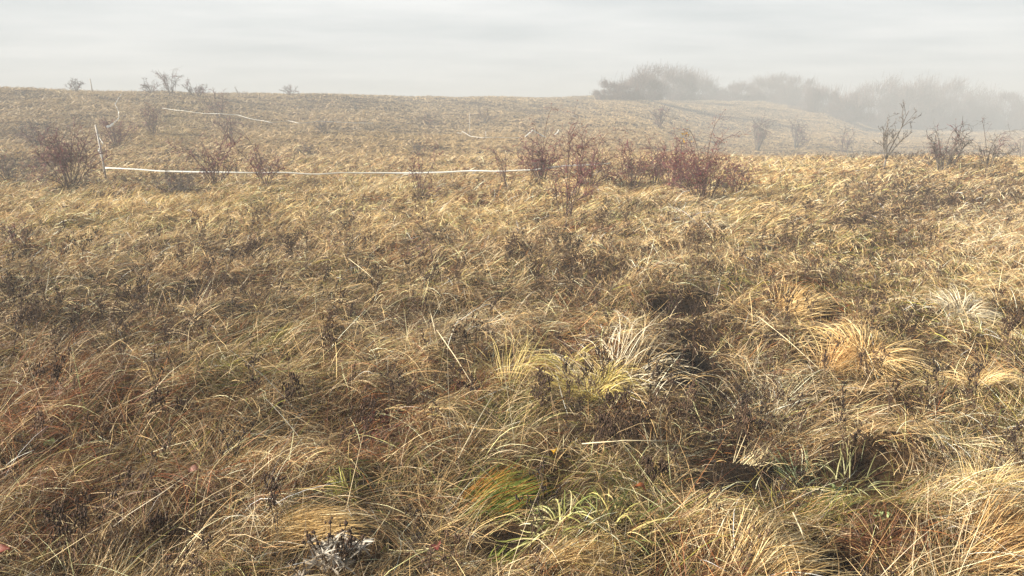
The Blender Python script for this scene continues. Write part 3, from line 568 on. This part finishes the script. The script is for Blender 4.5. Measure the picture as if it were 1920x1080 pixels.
# ================================================================== dead weeds
def weed_mesh(seed, H=.4, nb=7, heads=1., leafy=0., hr=.009):
    random.seed(seed); st = Pile(); hd = Pile()
    r = .0022
    def br(p, d, L, rr, lv):
        P = walk(p, d, L, 4, .10, .03); V, Q, T2 = tube(P, np.linspace(rr, rr*.55, 5), 3); st.add(V, Q, None, None, T2)
        if lv < 2:
            for j in range(nb if lv == 0 else 2):
                f = random.uniform(.35, 1); q_ = f*4; i = min(int(q_), 3); pp = P[i]+(P[i+1]-P[i])*(q_-i); dr = (P[i+1]-P[i])/np.linalg.norm(P[i+1]-P[i])
                s = np.array([random.gauss(0,1), random.gauss(0,1), random.gauss(.4,.4)]); s /= np.linalg.norm(s)
                br(pp, dr+s*.75, L*random.uniform(.2,.42), rr*.7, lv+1)
        if random.random() < heads or lv == 0:
            for m in range(random.randrange(1, 4)):
                e = P[-1]+np.array([random.gauss(0,.008) for _ in range(3)]); v = OCT*np.array([.7,.7,1.5])*hr*random.uniform(.6,1.25); a = random.uniform(0,6.28); ti = random.uniform(-.8,.8)
                Rm = np.array([[math.cos(a),-math.sin(a),0],[math.sin(a),math.cos(a),0],[0,0,1]])@np.array([[1,0,0],[0,math.cos(ti),-math.sin(ti)],[0,math.sin(ti),math.cos(ti)]]); hd.add(v@Rm.T+e, None, None, None, OCT_T)
    for s in range(random.randrange(1, 3) + (1 if leafy else 0)):
        br((random.gauss(0,.015), random.gauss(0,.015), -.02), (random.gauss(.12,.22), random.gauss(0,.22), 1), H*random.uniform(.75,1), r, 0)
    return st, hd
WG = 'dead weeds with dark seed heads'
WLIST = [ # px, base py, top py, branches, label
 (155,1045,935,12,'dark branching dead weed with clustered heads at the bottom left'),
 (1160,860,745,12,'tall dead weed with nodding dark heads below the yellow green tuft'),
 (1205,850,760,9,'bushy dead weed right of the tall nodding one'),
 (1110,840,770,7,'slim dead weed left of the tall nodding one'),
 (880,668,600,9,'dark shrivelled dead weed standing in combed pale grass at the centre'),
 (1210,935,850,8,'dead weed with dense black heads above the yellow green tuft at the bottom'),
 (1300,500,430,12,'dark bushy dead weed on the golden grass right of centre'),
 (1330,480,425,8,'shorter dead weed beside the dark bushy one right of centre'),
 (385,480,395,8,'tall thin dead weed in golden grass on the left'),
 (460,510,450,10,'dense dead weed in the dark patch left of centre'),
 (545,500,445,10,'dense dead weed at the right end of the dark left patch'),
 (340,510,460,8,'dead weed at the left end of the dark left patch'),
 (155,490,435,8,'short dead weed with a leaning shoot in straw at the left'),
 (45,640,545,9,'dead weed at the left edge halfway down'),
 (110,600,530,9,'dead weed between the left edge and the dark left patch'),
 (230,590,520,8,'dead weed below the left end of the dark left patch'),
 (700,560,500,8,'dead weed in the brown patch left of the centre'),
 (780,540,470,8,'dead weed under the long leaning briar cane'),
 (1000,560,480,10,'dead weed at the left side of the dark centre patch'),
 (1080,545,470,10,'dead weed in the middle of the dark centre patch'),
 (1150,560,490,10,'dead weed at the right side of the dark centre patch'),
 (1210,430,380,5,'single dark bent stalk in golden grass right of the slender shrub'),
 (1110,470,400,9,'tangled dead weed below the slender front shrub'),
 (1500,520,430,6,'long leaning dead stalk on the right, upslope of the blond tuft'),
 (1620,420,360,9,'dead weed in the brown crest patch at the right'),
 (1700,430,375,9,'dead weed right in the brown crest patch'),
 (1390,840,760,6,'thin dead weed standing above the dark bank at the right'),
 (1590,880,770,5,'tall forked dead stalk behind the right hollow'),
 (1750,820,700,6,'thin dead weed on the lit grass at the right'),
 (1870,660,580,7,'dead weed near the right edge beside the pale mounded tuft'),
 (530,790,690,7,'dead weed in brown straw left of the rusty leaf clump'),
 (620,690,600,7,'dead weed beside the green patch left of centre'),
 (80,760,660,8,'dead weed in rusty straw at the left edge'),
 (310,800,720,7,'dead weed in rusty straw, left lower field'),
 (315,1020,960,6,'dead weed right of the dark branching one at the bottom left'),
 (1270,830,740,5,'single pale dead stalk beside the dark soil below the whitish tuft'),
 (1010,760,690,5,'small dead weed left of the yellow green tuft'),
 (690,480,420,5,'small dead weed on golden grass below the long tape'),
]
for i, (px, py, top, nb, lab) in enumerate(WLIST):
    b = at(px, py); k = depth(b)/F; H = (py-top)*k*1.05; st, hd = weed_mesh(100+i, H, nb, .9, 1, max(.0065, .00075*b[1])); t = thing('dead_weed', lab, 'dead weed', b, WG)
    sp_ = st.build('stems', M_WEED, t); hd.build('seed_heads', M_SEED, sp_)['kind'] = 'stuff'
# the countless rest: one object
TPL = [weed_mesh(i, .34, 6, .8, 0, .0066) for i in range(14)]
TV = [(np.concatenate(s.V), np.concatenate(s.Q), np.concatenate(s.T), np.concatenate(h.V), np.concatenate(h.T)) for s, h in TPL]
rest = Pile()
X, Y = scatter(1.8, 26, lambda y: 40*np.clip(5/y, .3, 1.2), .85, 30000); z = zones(X, Y); kp = rng.random(len(X)) < np.clip(.09 + z['d']*.9 + .2*z['r'] + .10*z['t'], 0, 1)*(1-.75*z['g']); X = X[kp]; Y = Y[kp]; Z = zt(X, Y)
WC = np.array([srgb(*c) for c in ((66,52,44),(84,66,52),(98,80,62),(56,46,42),(112,92,76))]); HC = np.array([srgb(*c) for c in ((58,45,38),(74,58,48),(92,72,58),(48,39,35))])
for x, y, zz in zip(X, Y, Z):
    sv, sq, stt, hv, ht = TV[rng.integers(0, 14)]; a = rng.uniform(0, 6.28); s = rng.uniform(.4, .95); g = max(1, y/7)
    ca, sa = math.cos(a)*s, math.sin(a)*s; M = np.array([[ca,-sa,0],[sa,ca,0],[.12*s,.06*s,s]]); off = np.array([x, y, zz])
    rest.add(sv@M+off, sq, WC[rng.integers(0, 5)], None, stt); rest.add(hv@M+off, None, HC[rng.integers(0, 4)], None, ht)
o = rest.build('dried_weeds', M_TWIG); o['kind'] = 'stuff'; print('weeds', len(X), len(o.data.polygons))

# bleached thistle, rusty leaf clump, fallen stem, leaves
def spiky(px, py, rpx, n, label, mat, name, cat, heads=0):
    random.seed(int(px)); b = at(px, py); k = depth(b)/F; Rr = rpx*k; t = thing(name, label, cat, b); lf = Pile(); st = Pile(); hd = Pile()
    cent = [(random.gauss(0,.42)*Rr, random.gauss(0,.3)*Rr, random.uniform(.12,.75)*Rr) for _ in range(n)]
    for c in cent:
        P = walk((c[0]*.4, c[1]*.4, -.02), (c[0]*.6, c[1]*.6, c[2]+.02), math.hypot(c[2], .6*math.hypot(c[0], c[1])), 4, .08); V, Q, T2 = tube(P, .0028, 4); st.add(V, Q, None, None, T2); e = P[-1]
        for j in range(random.randrange(7, 13)):
            a = random.uniform(0, 6.28); el = random.uniform(-.6, .9); d = np.array([math.cos(a)*math.cos(el), math.sin(a)*math.cos(el), math.sin(el)]); L = Rr*random.uniform(.14, .34)
            S2 = np.cross(d, (random.gauss(0,1), random.gauss(0,1), 1.)); S2 /= np.linalg.norm(S2); N2 = np.cross(d, S2); w_ = L*.085; m = e+d*L*.4-N2*L*.03; tip = e+d*L+np.array([0, 0, -.12*L])
            lf.add(np.array([e-S2*w_*.6, e+S2*w_*.6, m+S2*w_, m-S2*w_, tip, m+N2*w_*.5]), None, None, None, [(0,1,5),(1,2,5),(2,4,5),(4,3,5),(3,0,5)])
    st.build('stems', M_WEED, t); lf.build('spiny_leaves', mat, t)['kind'] = 'stuff'
    for j in range(heads):
        a = random.uniform(0, 6.28); P = walk((0,0,0), (math.cos(a)*.7, math.sin(a)*.5, 1), Rr*random.uniform(.7, 1.15), 5, .08); V, Q, T2 = tube(P, .002, 3); st2 = Pile(); hh = Pile(); lump(hh, P[-1], .008)
        for _ in range(3): lump(hh, P[-1]+np.array([random.gauss(0,.006) for _ in range(3)]), .006)
        hd.add(V, Q, None, None, T2); hd.add(np.concatenate(hh.V), None, None, None, np.concatenate(hh.T))
    if heads: hd.build('dark_heads', M_SEED, t)['kind'] = 'stuff'
spiky(625,1070,95,34,'bleached white spiny thistle with dark heads at the bottom edge',M_WHITE,'dry_thistle','thistle',16)
M_RUSTL = material('rusty fern leaves', srgb(88,46,34), .7, .2, color2=srgb(60,32,26), scale=40, transl=.15)
def leaf_clump(px, py, spx, n, label, mat, name, cat, group=None, lr=.022):
    random.seed(int(px+py)); b = at(px, py); k = depth(b)/F; t = thing(name, label, cat, b, group); st = Pile(); st.add(*tube(walk((0,0,-.02),(0.1,0,1), spx*k, 4, .15), .003, 4)[:2]); st.build('stem', M_WEED, t); lf = Pile()
    for j in range(n):
        c = np.array([random.gauss(0,.28)*spx*k, random.gauss(0,.2)*spx*k, random.uniform(.1,1)*spx*k]); d = np.array([random.gauss(0,1), random.gauss(0,1), random.gauss(-.4,.6)]); d /= np.linalg.norm(d); S2 = np.cross(d, (random.gauss(0,1), random.gauss(0,1), .8)); S2 /= np.linalg.norm(S2); N = np.cross(d, S2); L = lr*random.uniform(.7,1.5)
        lf.add(np.array([c, c+d*L*.35+S2*L*.32+N*L*.12, c+d*L*.75+S2*L*.24+N*L*.1, c+d*L, c+d*L*.75-S2*L*.24+N*L*.1, c+d*L*.35-S2*L*.32+N*L*.12, c+d*L*.5]), None, None, None, [(0,1,6),(1,2,6),(2,3,6),(3,4,6),(4,5,6),(5,0,6)])
    lf.build('leaves', mat, t)['kind'] = 'stuff'
leaf_clump(708,832,58,70,'dark rust red clump of curled fern leaves left of centre',M_RUSTL,'withered_fern','fern')
leaf_clump(862,735,26,30,'small dark brown withered leaf clump at the centre',M_RUSTL,'withered_fern','fern')
M_SAGE = material('pale sage leaves', srgb(150,160,112), .6, .25, transl=.2, color2=srgb(112,128,78), scale=40)
leaf_clump(1568,938,26,60,'pale sage green leafy herb on the floor of the right hollow',M_SAGE,'green_herb','herb','green herbs in the grass',.018)
leaf_clump(1655,978,20,34,'small pale yellow green herb below the right hollow',M_SAGE,'green_herb','herb','green herbs in the grass',.014)
leaf_clump(95,838,16,8,'tiny herb with two light green leaves at the left',M_SAGE,'green_herb','herb','green herbs in the grass',.035)
def leaf(px, py, L, c, label):
    b = at(px, py); random.seed(int(px)); v = []; n = 8
    for i in range(n+1):
        f = i/n; wv = L*.32*math.sin(math.pi*f**.8); v += [(f*L-.5*L, -wv, .03+.02*math.sin(f*3)+.010), (f*L-.5*L, 0, .03+.02*math.sin(f*3)), (f*L-.5*L, wv, .03+.02*math.sin(f*3)+.012)]
    Q = [(i*3+j, i*3+j+1, i*3+j+4, i*3+j+3) for i in range(n) for j in (0, 1)]
    o = build('fallen_leaf', np.array(v), Q, None, material('leaf', srgb(*c), .6, .3, transl=.2, color2=srgb(*c)*.6, scale=60)); o.location = b+np.array([0,0,.06]); o.rotation_euler = (random.uniform(-.5,.5), random.uniform(-.5,.5), random.uniform(0,6)); tag(o, label, 'leaf', 'fallen leaves in the grass')
leaf(22,1076,.07,(132,62,44),'bright red leaf in the bottom left corner'); leaf(368,922,.05,(158,112,96),'pink dry leaf in the lower left grass'); leaf(475,858,.05,(168,104,58),'orange leaf among brown straw left of the rusty fern'); leaf(1195,958,.05,(160,96,58),'orange red leaf under the yellow green tuft'); leaf(830,1076,.06,(112,54,46),'dark red leaf at the bottom edge right of the thistle'); leaf(1044,888,.05,(232,178,50),'bright yellow leaf above the drooping green tuft')
def stalk(px0, py0, px1, py1, label, c=(222,206,170), r=.0028, lift=(.10,.14)):
    a = at(px0, py0+8); b = at(px1, py1+8); a[2] += lift[0]; b[2] += lift[1]; m = (a+b)/2+np.array([0,0,.01]); V, Q, T2 = tube([a, m, b], [r, r*.9, r*.6], 5); o = build('straw_stalk', V-a, Q, T2, material('straw', srgb(*c), .5, .35, color2=srgb(*c)*.8, scale=15)); o.location = a; tag(o, label, 'stalk', 'single pale stalks lying in the grass')
stalk(1090,862,1250,872,'thick pale stalk lying level below the tall nodding weed'); stalk(820,655,890,735,'pale stalk slanting down below the shrivelled weed',lift=(.16,.05)); stalk(1420,622,1535,695,'pale stalk slanting down left of the blond fountain tuft',lift=(.14,.04)); stalk(1482,1008,1515,1060,'bright white broken stalk over the bare bank, bottom right',lift=(.12,.06)); stalk(655,502,718,538,'thin pale stalk slanting on the dark weeds left of centre',lift=(.14,.04)); stalk(860,870,925,800,'long pale stalk rising right near the bottom centre',lift=(.05,.2))

# ================================================================== haze
bpy.context.view_layer.update()
top = max(max((o.matrix_world @ __import__('mathutils').Vector(c)).z for c in o.bound_box) for o in S.objects if o.type == 'MESH')
me = bpy.data.meshes.new('haze'); hx, y0, y1, z0, z1 = 425, -425, 425, float(GZ.min())-1.0, top+.5; print('haze top', z1)
vs = [(-hx,y0,z0),(hx,y0,z0),(hx,y1,z0),(-hx,y1,z0),(-hx,y0,z1),(hx,y0,z1),(hx,y1,z1),(-hx,y1,z1)]
me.from_pydata(vs, [], [(0,3,2,1),(4,5,6,7),(0,1,5,4),(1,2,6,5),(2,3,7,6),(3,0,4,7)])
hm = bpy.data.materials.new('mist'); hm.use_nodes = True; t = hm.node_tree; t.nodes.clear(); o_ = nd('ShaderNodeOutputMaterial', t); pv = nd('ShaderNodeVolumePrincipled', t)
pv.inputs['Color'].default_value = (.585, .612, .635, 1); pv.inputs['Density'].default_value = .0062; pv.inputs['Anisotropy'].default_value = 0.0
t.links.new(pv.outputs[0], o_.inputs['Volume']); me.materials.append(hm)
hz = bpy.data.objects.new('haze', me); COL.objects.link(hz); hz['kind'] = 'stuff'
